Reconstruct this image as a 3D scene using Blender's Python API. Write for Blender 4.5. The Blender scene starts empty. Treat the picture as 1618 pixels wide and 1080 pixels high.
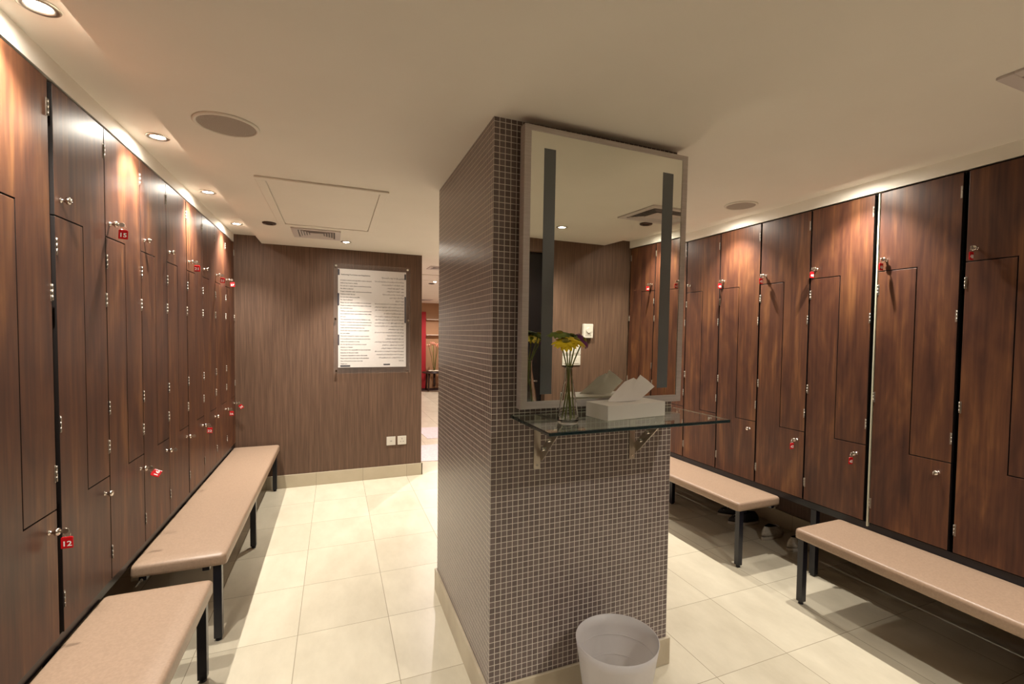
import bpy, bmesh, math, random
from mathutils import Vector, Matrix
C = bpy.context.scene.collection
S = bpy.context.scene
PI = math.pi
random.seed(7)

# ------------------------------------------------------------------ camera
CAMH = 1.5545
yaw, pitch, roll = .4001, -.0363, .0132
cam = bpy.data.cameras.new('camera'); camo = bpy.data.objects.new('camera', cam); C.objects.link(camo)
F = Vector((math.sin(yaw)*math.cos(pitch), math.cos(yaw)*math.cos(pitch), math.sin(pitch)))
r0 = Vector((math.cos(yaw), -math.sin(yaw), 0)); u0 = r0.cross(F)
R = math.cos(roll)*r0 + math.sin(roll)*u0
U = -math.sin(roll)*r0 + math.cos(roll)*u0
M = Matrix(((R.x, U.x, -F.x, 0), (R.y, U.y, -F.y, 0), (R.z, U.z, -F.z, CAMH), (0, 0, 0, 1)))
camo.matrix_world = M
cam.sensor_fit = 'HORIZONTAL'; cam.sensor_width = 36
cam.lens = 749.07/1618*36
cam.shift_x = -(846.18-809)/1618
cam.shift_y = (555.74-540)/1618
cam.clip_start = .02
S.camera = camo

# ------------------------------------------------------------------ world, exposure
w = bpy.data.worlds.new('world'); S.world = w; w.use_nodes = True
w.node_tree.nodes['Background'].inputs[0].default_value = (1, .88, .72, 1)
w.node_tree.nodes['Background'].inputs[1].default_value = .02
S.view_settings.view_transform = 'Standard'; S.view_settings.look = 'None'
S.view_settings.gamma = 1; S.view_settings.use_curve_mapping = False
S.view_settings.exposure = 0.42
LAMP_COL = (1.0, .925, .825)
SPOT_W = 82          # one recessed halogen
LENS_E = 360         # its glowing lens

# ------------------------------------------------------------------ materials
def node(nt, t, **k):
    n = nt.nodes.new(t)
    for a, b in k.items(): setattr(n, a, b)
    return n
def base(name, col=(.5, .5, .5), rough=.5, metal=0, **k):
    m = bpy.data.materials.new(name); m.use_nodes = True
    b = m.node_tree.nodes['Principled BSDF']
    b.inputs['Base Color'].default_value = (*col, 1); b.inputs['Roughness'].default_value = rough
    b.inputs['Metallic'].default_value = metal
    for a, v in k.items(): b.inputs[a.replace('_', ' ')].default_value = v
    return m
def noisy(name, c1, c2, scale=(1, 1, 1), nscale=5, detail=4, rough=.5, bump=0, dist=0, lo=.35, hi=.65, metal=0, rand=False, coat=0, **k):
    m = base(name, c1, rough, metal, **k); nt = m.node_tree; b = nt.nodes['Principled BSDF']
    tc = node(nt, 'ShaderNodeTexCoord'); mp = node(nt, 'ShaderNodeMapping'); mp.inputs['Scale'].default_value = scale
    nt.links.new(tc.outputs['Object'], mp.inputs['Vector'])
    if rand:
        oi = node(nt, 'ShaderNodeObjectInfo'); mu = node(nt, 'ShaderNodeVectorMath', operation='SCALE')
        mu.inputs['Scale'].default_value = .61
        nt.links.new(oi.outputs['Location'], mu.inputs[0]); nt.links.new(mu.outputs[0], mp.inputs['Location'])
    n = node(nt, 'ShaderNodeTexNoise'); n.inputs['Scale'].default_value = nscale; n.inputs['Detail'].default_value = detail
    n.inputs['Distortion'].default_value = dist
    nt.links.new(mp.outputs[0], n.inputs['Vector'])
    r = node(nt, 'ShaderNodeValToRGB'); r.color_ramp.elements[0].position = lo; r.color_ramp.elements[1].position = hi
    r.color_ramp.elements[0].color = (*c1, 1); r.color_ramp.elements[1].color = (*c2, 1)
    nt.links.new(n.outputs['Fac'], r.inputs[0]); nt.links.new(r.outputs[0], b.inputs['Base Color'])
    if bump:
        bp = node(nt, 'ShaderNodeBump'); bp.inputs['Strength'].default_value = bump; bp.inputs['Distance'].default_value = .002
        nt.links.new(n.outputs['Fac'], bp.inputs['Height']); nt.links.new(bp.outputs[0], b.inputs['Normal'])
    if coat: b.inputs['Coat Weight'].default_value = coat; b.inputs['Coat Roughness'].default_value = .12
    return m

def math_node(nt, op, a, b=None, c=None):
    n = node(nt, 'ShaderNodeMath', operation=op)
    for i, v in enumerate((a, b, c)):
        if v is None: continue
        if isinstance(v, (int, float)): n.inputs[i].default_value = v
        else: nt.links.new(v, n.inputs[i])
    return n.outputs[0]

def grid_material(name, pitch, line, off, tile_a, tile_b, grout, rough, use_axes, var=.5, bump=.6, cloud=None, coat=0):
    """square tiles; a joint runs wherever a coordinate crosses a multiple of the pitch"""
    m = base(name, tile_a, rough); nt = m.node_tree; b = nt.nodes['Principled BSDF']
    tc = node(nt, 'ShaderNodeTexCoord'); sp = node(nt, 'ShaderNodeSeparateXYZ'); nt.links.new(tc.outputs['Object'], sp.inputs[0])
    sn = node(nt, 'ShaderNodeSeparateXYZ'); nt.links.new(tc.outputs['Normal'], sn.inputs[0])
    masks = []; ids = []
    for i in range(3):
        if not use_axes[i]: continue
        v = math_node(nt, 'SUBTRACT', sp.outputs[i], off[i]); v = math_node(nt, 'DIVIDE', v, pitch[i])
        fr = math_node(nt, 'FRACT', v); fl = math_node(nt, 'FLOOR', v)
        d = math_node(nt, 'ABSOLUTE', math_node(nt, 'SUBTRACT', fr, .5))
        ln = math_node(nt, 'GREATER_THAN', d, .5-line/pitch[i]/2)
        facing = math_node(nt, 'LESS_THAN', math_node(nt, 'ABSOLUTE', sn.outputs[i]), .7)
        masks.append(math_node(nt, 'MULTIPLY', ln, facing)); ids.append(math_node(nt, 'MULTIPLY', fl, facing))
    mk = masks[0]
    for q in masks[1:]: mk = math_node(nt, 'MAXIMUM', mk, q)
    cx = node(nt, 'ShaderNodeCombineXYZ')
    for i, q in enumerate(ids): nt.links.new(q, cx.inputs[i])
    wn = node(nt, 'ShaderNodeTexWhiteNoise'); nt.links.new(cx.outputs[0], wn.inputs['Vector'])
    mix = node(nt, 'ShaderNodeMix', data_type='RGBA'); mix.inputs['A'].default_value = (*tile_a, 1); mix.inputs['B'].default_value = (*tile_b, 1)
    fac = math_node(nt, 'MULTIPLY', wn.outputs['Value'], var)
    if cloud:
        nz = node(nt, 'ShaderNodeTexNoise'); nz.inputs['Scale'].default_value = cloud; nz.inputs['Detail'].default_value = 6
        nz.inputs['Roughness'].default_value = .65
        mp = node(nt, 'ShaderNodeMapping'); mp.inputs['Scale'].default_value = (1, .45, 1)
        ad = node(nt, 'ShaderNodeVectorMath', operation='ADD'); nt.links.new(tc.outputs['Object'], ad.inputs[0]); 
        sc = node(nt, 'ShaderNodeVectorMath', operation='SCALE'); sc.inputs['Scale'].default_value = 7
        nt.links.new(wn.outputs['Color'], sc.inputs[0]); nt.links.new(sc.outputs[0], ad.inputs[1])
        nt.links.new(ad.outputs[0], mp.inputs[0]); nt.links.new(mp.outputs[0], nz.inputs['Vector'])
        fac = math_node(nt, 'ADD', fac, math_node(nt, 'SUBTRACT', math_node(nt, 'MULTIPLY', nz.outputs['Fac'], 1.6), .4))
    nt.links.new(fac, mix.inputs['Factor'])
    mix2 = node(nt, 'ShaderNodeMix', data_type='RGBA'); nt.links.new(mix.outputs['Result'], mix2.inputs['A'])
    mix2.inputs['B'].default_value = (*grout, 1); nt.links.new(mk, mix2.inputs['Factor'])
    nt.links.new(mix2.outputs['Result'], b.inputs['Base Color'])
    rr = math_node(nt, 'MULTIPLY_ADD', mk, .8-rough, rough); nt.links.new(rr, b.inputs['Roughness'])
    if bump:
        inv = math_node(nt, 'SUBTRACT', 1, mk)
        bp = node(nt, 'ShaderNodeBump'); bp.inputs['Strength'].default_value = bump; bp.inputs['Distance'].default_value = .001
        nt.links.new(inv, bp.inputs['Height']); nt.links.new(bp.outputs[0], b.inputs['Normal'])
    return m

def wood_material(name):
    m = base(name, (.1, .04, .02), .3); nt = m.node_tree; b = nt.nodes['Principled BSDF']
    tc = node(nt, 'ShaderNodeTexCoord'); oi = node(nt, 'ShaderNodeObjectInfo')
    sc = node(nt, 'ShaderNodeVectorMath', operation='SCALE'); sc.inputs['Scale'].default_value = 1.37
    ad = node(nt, 'ShaderNodeVectorMath', operation='ADD')
    nt.links.new(oi.outputs['Location'], sc.inputs[0]); nt.links.new(tc.outputs['Object'], ad.inputs[0]); nt.links.new(sc.outputs[0], ad.inputs[1])
    def nz(scale, s, d, det=5):
        mp = node(nt, 'ShaderNodeMapping'); mp.inputs['Scale'].default_value = scale
        nt.links.new(ad.outputs[0], mp.inputs[0]); n = node(nt, 'ShaderNodeTexNoise'); n.inputs['Scale'].default_value = s
        n.inputs['Detail'].default_value = det; n.inputs['Distortion'].default_value = d
        nt.links.new(mp.outputs[0], n.inputs['Vector']); return n.outputs['Fac']
    big = nz((1, 1, .16), 9, 1.2, 4); fine = nz((1, 1, .035), 60, .3, 6); cath = nz((1, 1, .3), 5, 3.0, 2)
    f = math_node(nt, 'ADD', math_node(nt, 'MULTIPLY', big, .46), math_node(nt, 'MULTIPLY', fine, .32))
    f = math_node(nt, 'ADD', f, math_node(nt, 'MULTIPLY', cath, .22))
    r = node(nt, 'ShaderNodeValToRGB'); e = r.color_ramp.elements
    e[0].position = .36; e[0].color = (.046, .016, .010, 1); e[1].position = .66; e[1].color = (.215, .092, .035, 1)
    q = e.new(.47); q.color = (.083, .030, .016, 1); q = e.new(.55); q.color = (.122, .047, .021, 1)
    nt.links.new(f, r.inputs[0]); nt.links.new(r.outputs[0], b.inputs['Base Color'])
    b.inputs['Roughness'].default_value = .42
    b.inputs['Specular IOR Level'].default_value = .5
    return m

WOOD = wood_material('walnut_laminate')
DARK = base('locker_carcass_black', (.006, .006, .007), .5)
HINGEM = base('hinge_metal', (.42, .38, .33), .42, 1)
EDGE = base('door_edge_band', (.012, .008, .007), .5)
STEEL_BLACK = base('black_powder_coat', (.008, .008, .014), .28)
CHROME = base('chrome', (.75, .72, .66), .16, 1)
NICKEL = base('brushed_nickel', (.55, .50, .43), .33, 1)
ALU = noisy('brushed_aluminium', (.50, .455, .43), (.57, .525, .50), (2, 2, 60), 6, 3, .40, metal=.35)
CREAM = base('cream_edge', (.55, .55, .42), .5)
PLASTER = noisy('plaster_paint', (.80, .755, .68), (.82, .775, .70), (1, 1, 1), 3, 3, .7)
WHITEP = base('white_plastic', (.62, .58, .51), .35)
GRILLE = noisy('grille_cloth', (.36, .31, .27), (.41, .36, .31), (1, 1, 1), 300, 2, .8)
VINYL = noisy('tan_vinyl', (.31, .215, .150), (.36, .25, .175), (14, 14, 14), 8, 5, .36, bump=.10)
VINYL.node_tree.nodes['Principled BSDF'].inputs['Specular IOR Level'].default_value = .45
RED = base('red_plastic', (.50, .008, .012), .25)
WHITE = base('white_print', (.85, .82, .78), .6)
PAPER = base('paper_white', (.74, .70, .67), .8)
INK = base('black_ink', (.008, .008, .01), .7)
TAPE = base('navy_tape', (.012, .013, .035), .4)
GLASS = base('clear_glass', (1, 1, 1), .02, IOR=1.45, Transmission_Weight=1.0)
SHELFG = base('shelf_glass', (.80, .92, .87), .01, IOR=1.5, Transmission_Weight=1.0)
SHELFE = base('shelf_glass_edge', (.02, .05, .055), .08, IOR=1.5, Transmission_Weight=.5)
ACRYL = base('acrylic', (.42, .38, .36), .03, Alpha=.07)
MIRROR = base('mirror_silver', (.86, .87, .80), .0, 1)
FROST = base('frosted_strip', (.135, .15, .155), .32)
BIN = base('frosted_polypropylene', (.80, .76, .74), .45, IOR=1.4, Transmission_Weight=.45)
MOSAIC = grid_material('mosaic_tile', (.0238, .0238, .0238), .0027, (.5680, 1.7854, .0), (.125, .093, .086), (.19, .145, .137), (.68, .63, .56), .28, (1, 1, 1), .8)
FLOORM = grid_material('floor_tile', (.4465, .5185, 1), .0035, (-.18, 2.135, 0), (.47, .42, .315), (.66, .605, .475), (.30, .26, .18), .30, (1, 1, 0), .35, bump=.3, cloud=5)
BASEM = grid_material('skirting_tile', (.4465, .5185, 1), .003, (-.18, 2.135, 0), (.45, .38, .27), (.53, .46, .34), (.28, .24, .18), .35, (1, 1, 0), .4, bump=.3, cloud=5)
SKIRT = noisy('skirting_stone', (.43, .36, .26), (.52, .45, .33), (1, 1, 1), 6, 6, .35)
WALLP = noisy('brown_grasscloth', (.086, .046, .028), (.148, .083, .050), (1, 1, .030), 110, 5, .62, bump=.12, dist=.0, lo=.32, hi=.68)
LENSM = base('lamp_lens', (1, 1, 1), .3)
_b = LENSM.node_tree.nodes['Principled BSDF']; _b.inputs['Emission Color'].default_value = (1, .93, .80, 1); _b.inputs['Emission Strength'].default_value = LENS_E

# ------------------------------------------------------------------ mesh helpers
def B(): return bmesh.new()
def box(bm, x0, x1, y0, y1, z0, z1, mat=0):
    vs = [bm.verts.new(p) for p in ((x0,y0,z0),(x1,y0,z0),(x1,y1,z0),(x0,y1,z0),(x0,y0,z1),(x1,y0,z1),(x1,y1,z1),(x0,y1,z1))]
    for f in ((3,2,1,0),(4,5,6,7),(0,1,5,4),(1,2,6,5),(2,3,7,6),(3,0,4,7)):
        q = bm.faces.new([vs[i] for i in f]); q.material_index = mat
    return vs
def frame_of(d):
    d = Vector(d).normalized(); a = Vector((0,0,1)) if abs(d.z) < .9 else Vector((1,0,0))
    x = d.cross(a).normalized(); y = d.cross(x).normalized(); return x, y, d
def tube(bm, pts, r, n=10, cap=True, mat=0):
    pts = [Vector(p) for p in pts]; rs = r if isinstance(r, (list, tuple)) else [r]*len(pts); rings = []
    for i, p in enumerate(pts):
        d = (pts[min(i+1, len(pts)-1)]-pts[max(i-1, 0)])
        if i == 0: x, y, _ = frame_of(d)
        else:
            dn = d.normalized(); x = (x-dn*x.dot(dn)).normalized(); y = dn.cross(x)
        rings.append([bm.verts.new(p+(x*math.cos(2*PI*k/n)+y*math.sin(2*PI*k/n))*rs[i]) for k in range(n)])
    for a, b in zip(rings, rings[1:]):
        for k in range(n): f = bm.faces.new((a[k], a[(k+1)%n], b[(k+1)%n], b[k])); f.smooth = True; f.material_index = mat
    if cap:
        bm.faces.new(rings[0][::-1]).material_index = mat; bm.faces.new(rings[-1]).material_index = mat
def torus(bm, c, nrm, Rr, r, n=20, m=8, arc=2*PI):
    x, y, d = frame_of(nrm); c = Vector(c)
    pts = []
    for i in range(n):
        t = arc*i/n; rad = x*math.cos(t)+y*math.sin(t)
        pts.append([bm.verts.new(c+rad*(Rr+r*math.cos(2*PI*j/m))+d*r*math.sin(2*PI*j/m)) for j in range(m)])
    for i in range(n):
        a, b = pts[i], pts[(i+1) % n]
        for j in range(m): bm.faces.new((a[j], a[(j+1)%m], b[(j+1)%m], b[j])).smooth = True
def lathe(bm, prof, n=32, c=(0,0,0), close=False, cap0=False, cap1=False):
    rings = [[bm.verts.new((c[0]+r*math.cos(2*PI*k/n), c[1]+r*math.sin(2*PI*k/n), c[2]+z)) for k in range(n)] for r, z in prof]
    prs = list(zip(rings, rings[1:])) + ([(rings[-1], rings[0])] if close else [])
    for a, b in prs:
        for k in range(n): bm.faces.new((a[k], a[(k+1)%n], b[(k+1)%n], b[k])).smooth = True
    if cap0: bm.faces.new(rings[0][::-1])
    if cap1: bm.faces.new(rings[-1])
def prism(bm, poly, fn, a, b, mat=0, side=None):
    """poly of 2-D points extruded between offsets a and b; fn(p, q, o) -> xyz"""
    v0 = [bm.verts.new(fn(p, q, a)) for p, q in poly]; v1 = [bm.verts.new(fn(p, q, b)) for p, q in poly]
    n = len(poly); bm.faces.new(v0).material_index = mat; bm.faces.new(v1[::-1]).material_index = mat
    for i in range(n): bm.faces.new((v0[i], v1[i], v1[(i+1)%n], v0[(i+1)%n])).material_index = mat if side is None else side
def obj(name, bm, mat, parent=None, bevel=0, seg=2, flat=False):
    bmesh.ops.recalc_face_normals(bm, faces=bm.faces)
    me = bpy.data.meshes.new(name); bm.to_mesh(me); bm.free()
    for m in (mat if isinstance(mat, (list, tuple)) else [mat]): me.materials.append(m)
    o = bpy.data.objects.new(name, me); C.objects.link(o); o.parent = parent
    if bevel:
        b = o.modifiers.new('bevel', 'BEVEL'); b.width = bevel; b.segments = seg; b.limit_method = 'ANGLE'; b.angle_limit = .6
    return o
def tag(o, label, cat, group=None):
    o['label'] = label; o['category'] = cat
    if group: o['group'] = group
    return o
def thing(name, label, cat, loc=(0,0,0), rotz=0, group=None):
    o = bpy.data.objects.new(name, None); C.objects.link(o); o.location = loc; o.rotation_euler = (0,0,rotz)
    o.empty_display_size = .05
    return tag(o, label, cat, group)
def struct(name, bm, mat, parent=None, bevel=0):
    o = obj(name, bm, mat, parent, bevel)
    if parent is None: o['kind'] = 'structure'
    return o
def copy_tree(o, parent=None):
    c = o.copy(); C.objects.link(c); c.parent = parent
    for ch in list(o.children): copy_tree(ch, c)
    return c
def text_mesh(body, size, align='CENTER', bold=0.0):
    cu = bpy.data.curves.new('txt', 'FONT'); cu.body = body; cu.size = size; cu.align_x = align; cu.align_y = 'CENTER'; cu.resolution_u = 2; cu.offset = bold
    t = bpy.data.objects.new('txt', cu); C.objects.link(t)
    bpy.context.view_layer.update()
    me = bpy.data.meshes.new_from_object(t.evaluated_get(bpy.context.evaluated_depsgraph_get()))
    bpy.data.objects.remove(t); bpy.data.curves.remove(cu)
    return me

# ------------------------------------------------------------------ the room
XL, XR = -.88, 2.859           # door faces of the two locker rows
YB, YN = 5.26, -.66            # back wall, near wall
CZ, RZ = 2.397, 2.465          # main ceiling, recessed light trough
LB, LT = .485, 2.387           # locker bottom and top
LIPL, LIPR = -.650, 2.555
XWL, XWR = -1.42, 3.40         # plaster walls behind the lockers
PX0, PX1, PY0, PY1 = .568, 1.4486, 1.7854, 2.83
WEND = .871

b = B(); box(b, -1.6, 5.0, -3.2, 13.6, -.1, 0); struct('floor', b, FLOORM)
b = B()
box(b, LIPL, LIPR, YN-.15, YB+.15, CZ, RZ+.12)
box(b, XL, LIPL, YN, YB, RZ, RZ+.12); box(b, LIPR, XR, YN, YB, RZ, RZ+.12)
struct('ceiling', b, PLASTER)
b = B(); box(b, -1.6, 5.0, YB+.15, 13.6, CZ, CZ+.12); struct('ceiling_hall', b, PLASTER)
b = B(); box(b, -1.6, 5.0, -3.2, YN-.15, CZ, CZ+.12); struct('ceiling_lobby', b, PLASTER)
b = B(); box(b, XL-.02, XL, YN, YB, LT+.006, RZ+.12); struct('trim_1', b, PLASTER)
b = B(); box(b, XR, XR+.02, YN, YB, LT+.006, RZ+.12); struct('trim_2', b, PLASTER)
b = B(); box(b, XWL-.1, XWL, YN-.15, YB+.15, 0, RZ+.12); struct('wall_left', b, WALLP)
b = B(); box(b, XWR, XWR+.1, YN-.15, YB+.15, 0, RZ+.12); struct('wall_right', b, WALLP)
b = B(); box(b, XWL, WEND, YB, YB+.15, 0, RZ+.12); struct('wall_back', b, WALLP)
b = B(); box(b, 2.15, XWR, YB, YB+.15, 0, RZ+.12); struct('wall_back_right', b, WALLP)
# near wall with its doorway (seen in the mirror)
b = B(); box(b, 1.93, XWR, YN-.15, YN, 0, RZ+.12); box(b, XWL, .95, YN-.15, YN, 0, RZ+.12); box(b, .95, 1.93, YN-.15, YN, 2.28, RZ+.12)
struct('wall_near', b, WALLP)
BLACKD = base('black_lacquer', (.006, .005, .005), .22)
b = B(); box(b, 1.75, 1.93, YN-.12, YN-.08, 0.01, 2.28); d = struct('door_1', b, BLACKD)
b = B(); tube(b, [(1.775, YN-.08, 1.05), (1.775, YN-.03, 1.05), (1.86, YN-.03, 1.05)], .009, 8); obj('door_handle', b, NICKEL, d)
b = B(); box(b, -1.6, 5.0, -3.2, -3.1, 0, CZ); struct('wall_lobby', b, base('lobby_paint', (.5, .42, .3), .7))
b = B(); box(b, -1.6, -1.5, -3.2, YN-.15, 0, CZ); struct('wall_lobby_left', b, PLASTER)
b = B(); box(b, 4.9, 5.0, -3.2, YN-.15, 0, CZ); struct('wall_lobby_right', b, PLASTER)
# skirting
b = B(); box(b, XWL, WEND+.012, YB-.014, YB, 0, .128); box(b, WEND, WEND+.014, YB-.014, YB+.164, 0, .128)
struct('baseboard_back', b, BASEM, bevel=.002)
b = B(); box(b, XWL, XWL+.014, YN, YB-.014, 0, .128); struct('baseboard_left', b, BASEM)
b = B(); box(b, XWR-.014, XWR, YN, YB, 0, .128); struct('baseboard_right', b, BASEM)
b = B(); box(b, 2.0, XWR-.014, YN, YN+.014, 0, .128); struct('baseboard_near', b, BASEM)
# seams of the wallpaper drops on the back wall are in the material; hall beyond
PINK = base('hall_pink_plaster', (.62, .46, .42), .7)
b = B(); box(b, -1.6, 5.0, 13.4, 13.6, 0, CZ); struct('wall_hall', b, base('hall_amber_wall', (.36, .20, .10), .6))
b = B(); box(b, .3, .4, YB+.15, 13.4, 0, CZ); struct('wall_hall_left', b, PINK)
b = B(); box(b, 3.9, 4.0, YB+.15, 13.4, 0, CZ); struct('wall_hall_right', b, PINK)
b = B(); box(b, 1.9, 2.33, 13.36, 13.4, 0, 2.15); tag(obj('wall_hanging', b, base('red_fabric', (.35, .008, .015), .7)), 'deep red fabric wall panel at the far end of the hall', 'wall panel')
for z, nm in ((1.93, 'upper'), (1.50, 'lower')):
    b = B(); box(b, 2.335, 3.2, 13.3, 13.4, z, z+.02)
    tag(obj('wall_shelf', b, base('pale_shelf', (.6, .5, .4), .4)), nm + ' thin pale ledge on the amber wall at the hall end', 'shelf')
b = B(); box(b, 1.9, 3.2, 12.95, 13.36, 0, .02); tag(obj('dark_rug', b, base('dark_rug', (.05, .03, .035), .9)), 'dark plum rug on the hall floor under the flower table', 'rug')

# pillar
p = thing('tiled_pillar', 'square floor-to-ceiling pillar clad in small brown mosaic tiles', 'pillar', (0,0,0))
b = B(); box(b, PX0, PX1, PY0, PY1, .0, CZ); obj('mosaic_cladding', b, MOSAIC, p)
b = B()
box(b, PX0-.014, PX1+.014, PY0-.014, PY0, 0, .128); box(b, PX0-.014, PX0, PY0, PY1+.014, 0, .128)
box(b, PX1, PX1+.014, PY0, PY1+.014, 0, .128); box(b, PX0, PX1, PY1, PY1+.014, 0, .128)
obj('baseboard', b, SKIRT, p, bevel=.002)

# ------------------------------------------------------------------ lockers
W = .3840; SU = .195; G = .0022
def door_fn(p, q, o): return (p, o, q)
def make_knob(parent, u, z):
    b = B(); lathe(b, [(.0001, 0), (.0090, 0), (.0090, .002), (.0060, .003), (.0060, .014), (.0125, .017), (.0125, .025), (.0095, .028), (.0001, .028)], 20)
    bmesh.ops.rotate(b, verts=b.verts, cent=(0,0,0), matrix=Matrix.Rotation(PI/2, 3, 'X')); bmesh.ops.translate(b, verts=b.verts, vec=(u, 0, z))
    return obj('lock_knob', b, CHROME, parent)
def make_hinge(parent, u, z):
    b = B()
    tube(b, [(u, -.003, z-.027), (u, -.003, z-.010)], .0026, 8); tube(b, [(u, -.003, z-.010), (u, -.003, z+.009)], .0026, 8); tube(b, [(u, -.003, z+.010), (u, -.003, z+.027)], .0026, 8)
    s = 1 if u < W/2 else -1
    box(b, min(u, u+s*.008), max(u, u+s*.008), -.0010, .002, z-.03, z+.03)
    return obj('hinge', b, HINGEM, parent)
def make_locker():
    t = thing('locker', '', 'locker', (0,0,0), 0, 'walnut lockers')
    b = B(); box(b, .004, .387, .021, .50, LB, LT); obj('carcass', b, DARK, t)
    up = [(0, 1.94+G), (SU+G, 1.94+G), (SU+G, .935+G), (W, .935+G), (W, LT-.004), (0, LT-.004)]
    lo = [(0, LB+.004), (W, LB+.004), (W, .935-G), (SU-G, .935-G), (SU-G, 1.94-G), (0, 1.94-G)]
    b = B(); prism(b, up, door_fn, 0, .018, 0, 1); du = obj('door', b, [WOOD, EDGE], t, bevel=.0012, seg=2); du.location.x = .002
    b = B(); prism(b, lo, door_fn, 0, .018, 0, 1); dl = obj('door', b, [WOOD, EDGE], t, bevel=.0012, seg=2); dl.location.x = .002
    make_knob(du, .040, 2.000); make_knob(dl, W-.052, .874)
    for z in (2.288, 1.676, 1.059): make_hinge(du, W-.0012, z)
    for z in (1.837, 1.222, .604): make_hinge(dl, .0012, z)
    return t
proto = make_locker(); used = [False]
def place_locker(x, y, rz, label):
    o = proto if not used[0] else copy_tree(proto)
    used[0] = True
    o.location = (x, y, 0); o.rotation_euler = (0, 0, rz); o['label'] = label
    return o
RZL, RZR = PI/2, -PI/2
lcols = [(.945, 9), (1.335, 10), (1.727, 11), (2.142, 13), (2.532, 15), (2.922, 17), (3.311, 19), (3.708, 21), (4.096, 23), (4.484, 25), (4.868, 27)]
llab = {9: 'walnut locker in the left row nearest the camera, partly out of the frame',
 10: 'walnut locker at the left photo edge, its upper seam ending mid door',
 11: 'walnut locker in the left row with the red key tag 12 at its low lock',
 13: 'tagless walnut locker in the left row, just past the wide black gap',
 15: 'walnut locker in the left row with red key tag 15 on its upper lock',
 17: 'walnut locker in the left row just past the tag 15 locker, no tags',
 19: 'walnut locker in the left row just before the tag 21 locker, no tags',
 21: 'walnut locker in the left row with red tags 21 above and 22 below',
 23: 'narrow-looking walnut locker in the left row between the tag 21 and tag 25 lockers',
 25: 'walnut locker in the left row with red tags 25 above and 26 below',
 27: 'last walnut locker of the left row, against the back wall, tag 27'}
for y, n in lcols: place_locker(XL, y, RZL, llab[n])
rcols = [(4.54, 'a'), (4.144, 'b'), (3.749, 'c'), (3.354, 'A'), (2.959, 'B'), (2.563, 'C'), (2.168, 'D'), (1.750, 'E'), (1.342, 'F'), (.947, 'G'), (.552, 'H'), (.157, 'I'), (-.238, 'J')]
rlab = {'a': 'walnut locker of the right row hidden farthest behind the pillar',
 'b': 'walnut locker of the right row, second hidden one behind the pillar',
 'c': 'walnut locker of the right row just emerging beside the mirror and shelf end',
 'A': 'walnut locker of the right row next to the mirror, plain knob without a tag',
 'B': 'bright-topped walnut locker of the right row, second from the mirror, tag 40',
 'C': 'dark walnut locker of the right row with tags 42 above and 43 below',
 'D': 'glowing walnut locker of the right row left of the cream edge strip, two tags',
 'E': 'walnut locker of the right row right of the cream edge strip, tag 46',
 'F': 'darkest walnut locker at the right edge of the photo, tag 48',
 'G': 'walnut locker of the right row beside the camera, just out of frame',
 'H': 'walnut locker of the right row beside the camera, seen only from the side',
 'I': 'walnut locker reflected in the mirror behind the right frosted strip',
 'J': 'walnut locker reflected in the mirror next to the brown wall corner'}
for y, n in rcols: place_locker(XR, y, RZR, rlab[n])
b = B(); box(b, XR-.004, XR+.02, 1.7515, 1.7590, LB-.02, LT-.004); tag(obj('edge_strip', b, CREAM), 'pale cream vertical edge strip between two lockers of the right row', 'trim strip')
# black closing strips inside the wide gaps
b = B(); box(b, XR+.03, XR+.5, 1.757, 1.772, LB, LT); tag(obj('filler_panel', b, DARK), 'black filler in the gap beside the cream strip, right row', 'filler panel')
b = B(); box(b, XL-.5, XL-.03, 2.123, 2.141, LB, LT); tag(obj('filler_panel', b, DARK), 'black filler in the wide gap between lockers, left row', 'filler panel')
# steel stands under the lockers
def stand(name, x0, x1, ys, label, y0, y1):
    t = thing(name, label, 'steel stand', (0,0,0))
    b = B(); box(b, x0, x0+.035, y0, y1, LB-.045, LB-.002); box(b, x1-.035, x1, y0, y1, LB-.045, LB-.002); obj('beam', b, STEEL_BLACK, t, bevel=.002)
    for y in ys:
        for xx in (x0, x1-.035):
            b = B(); box(b, xx, xx+.035, y-.02, y+.02, .012, LB-.045); box(b, xx+.004, xx+.031, y-.014, y+.014, 0, .012); obj('leg', b, STEEL_BLACK, t, bevel=.002)
stand('locker_stand', XL-.47, XL-.012, (.96, 2.13, 3.70, 5.2), 'black steel stand carrying the left row of lockers', .945, YB-.02)
stand('locker_stand', XR+.012, XR+.47, (-.55, .75, 2.10, 3.52, 4.9), 'black steel stand carrying the right row of lockers', YN+.03, 4.92-.3)

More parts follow.
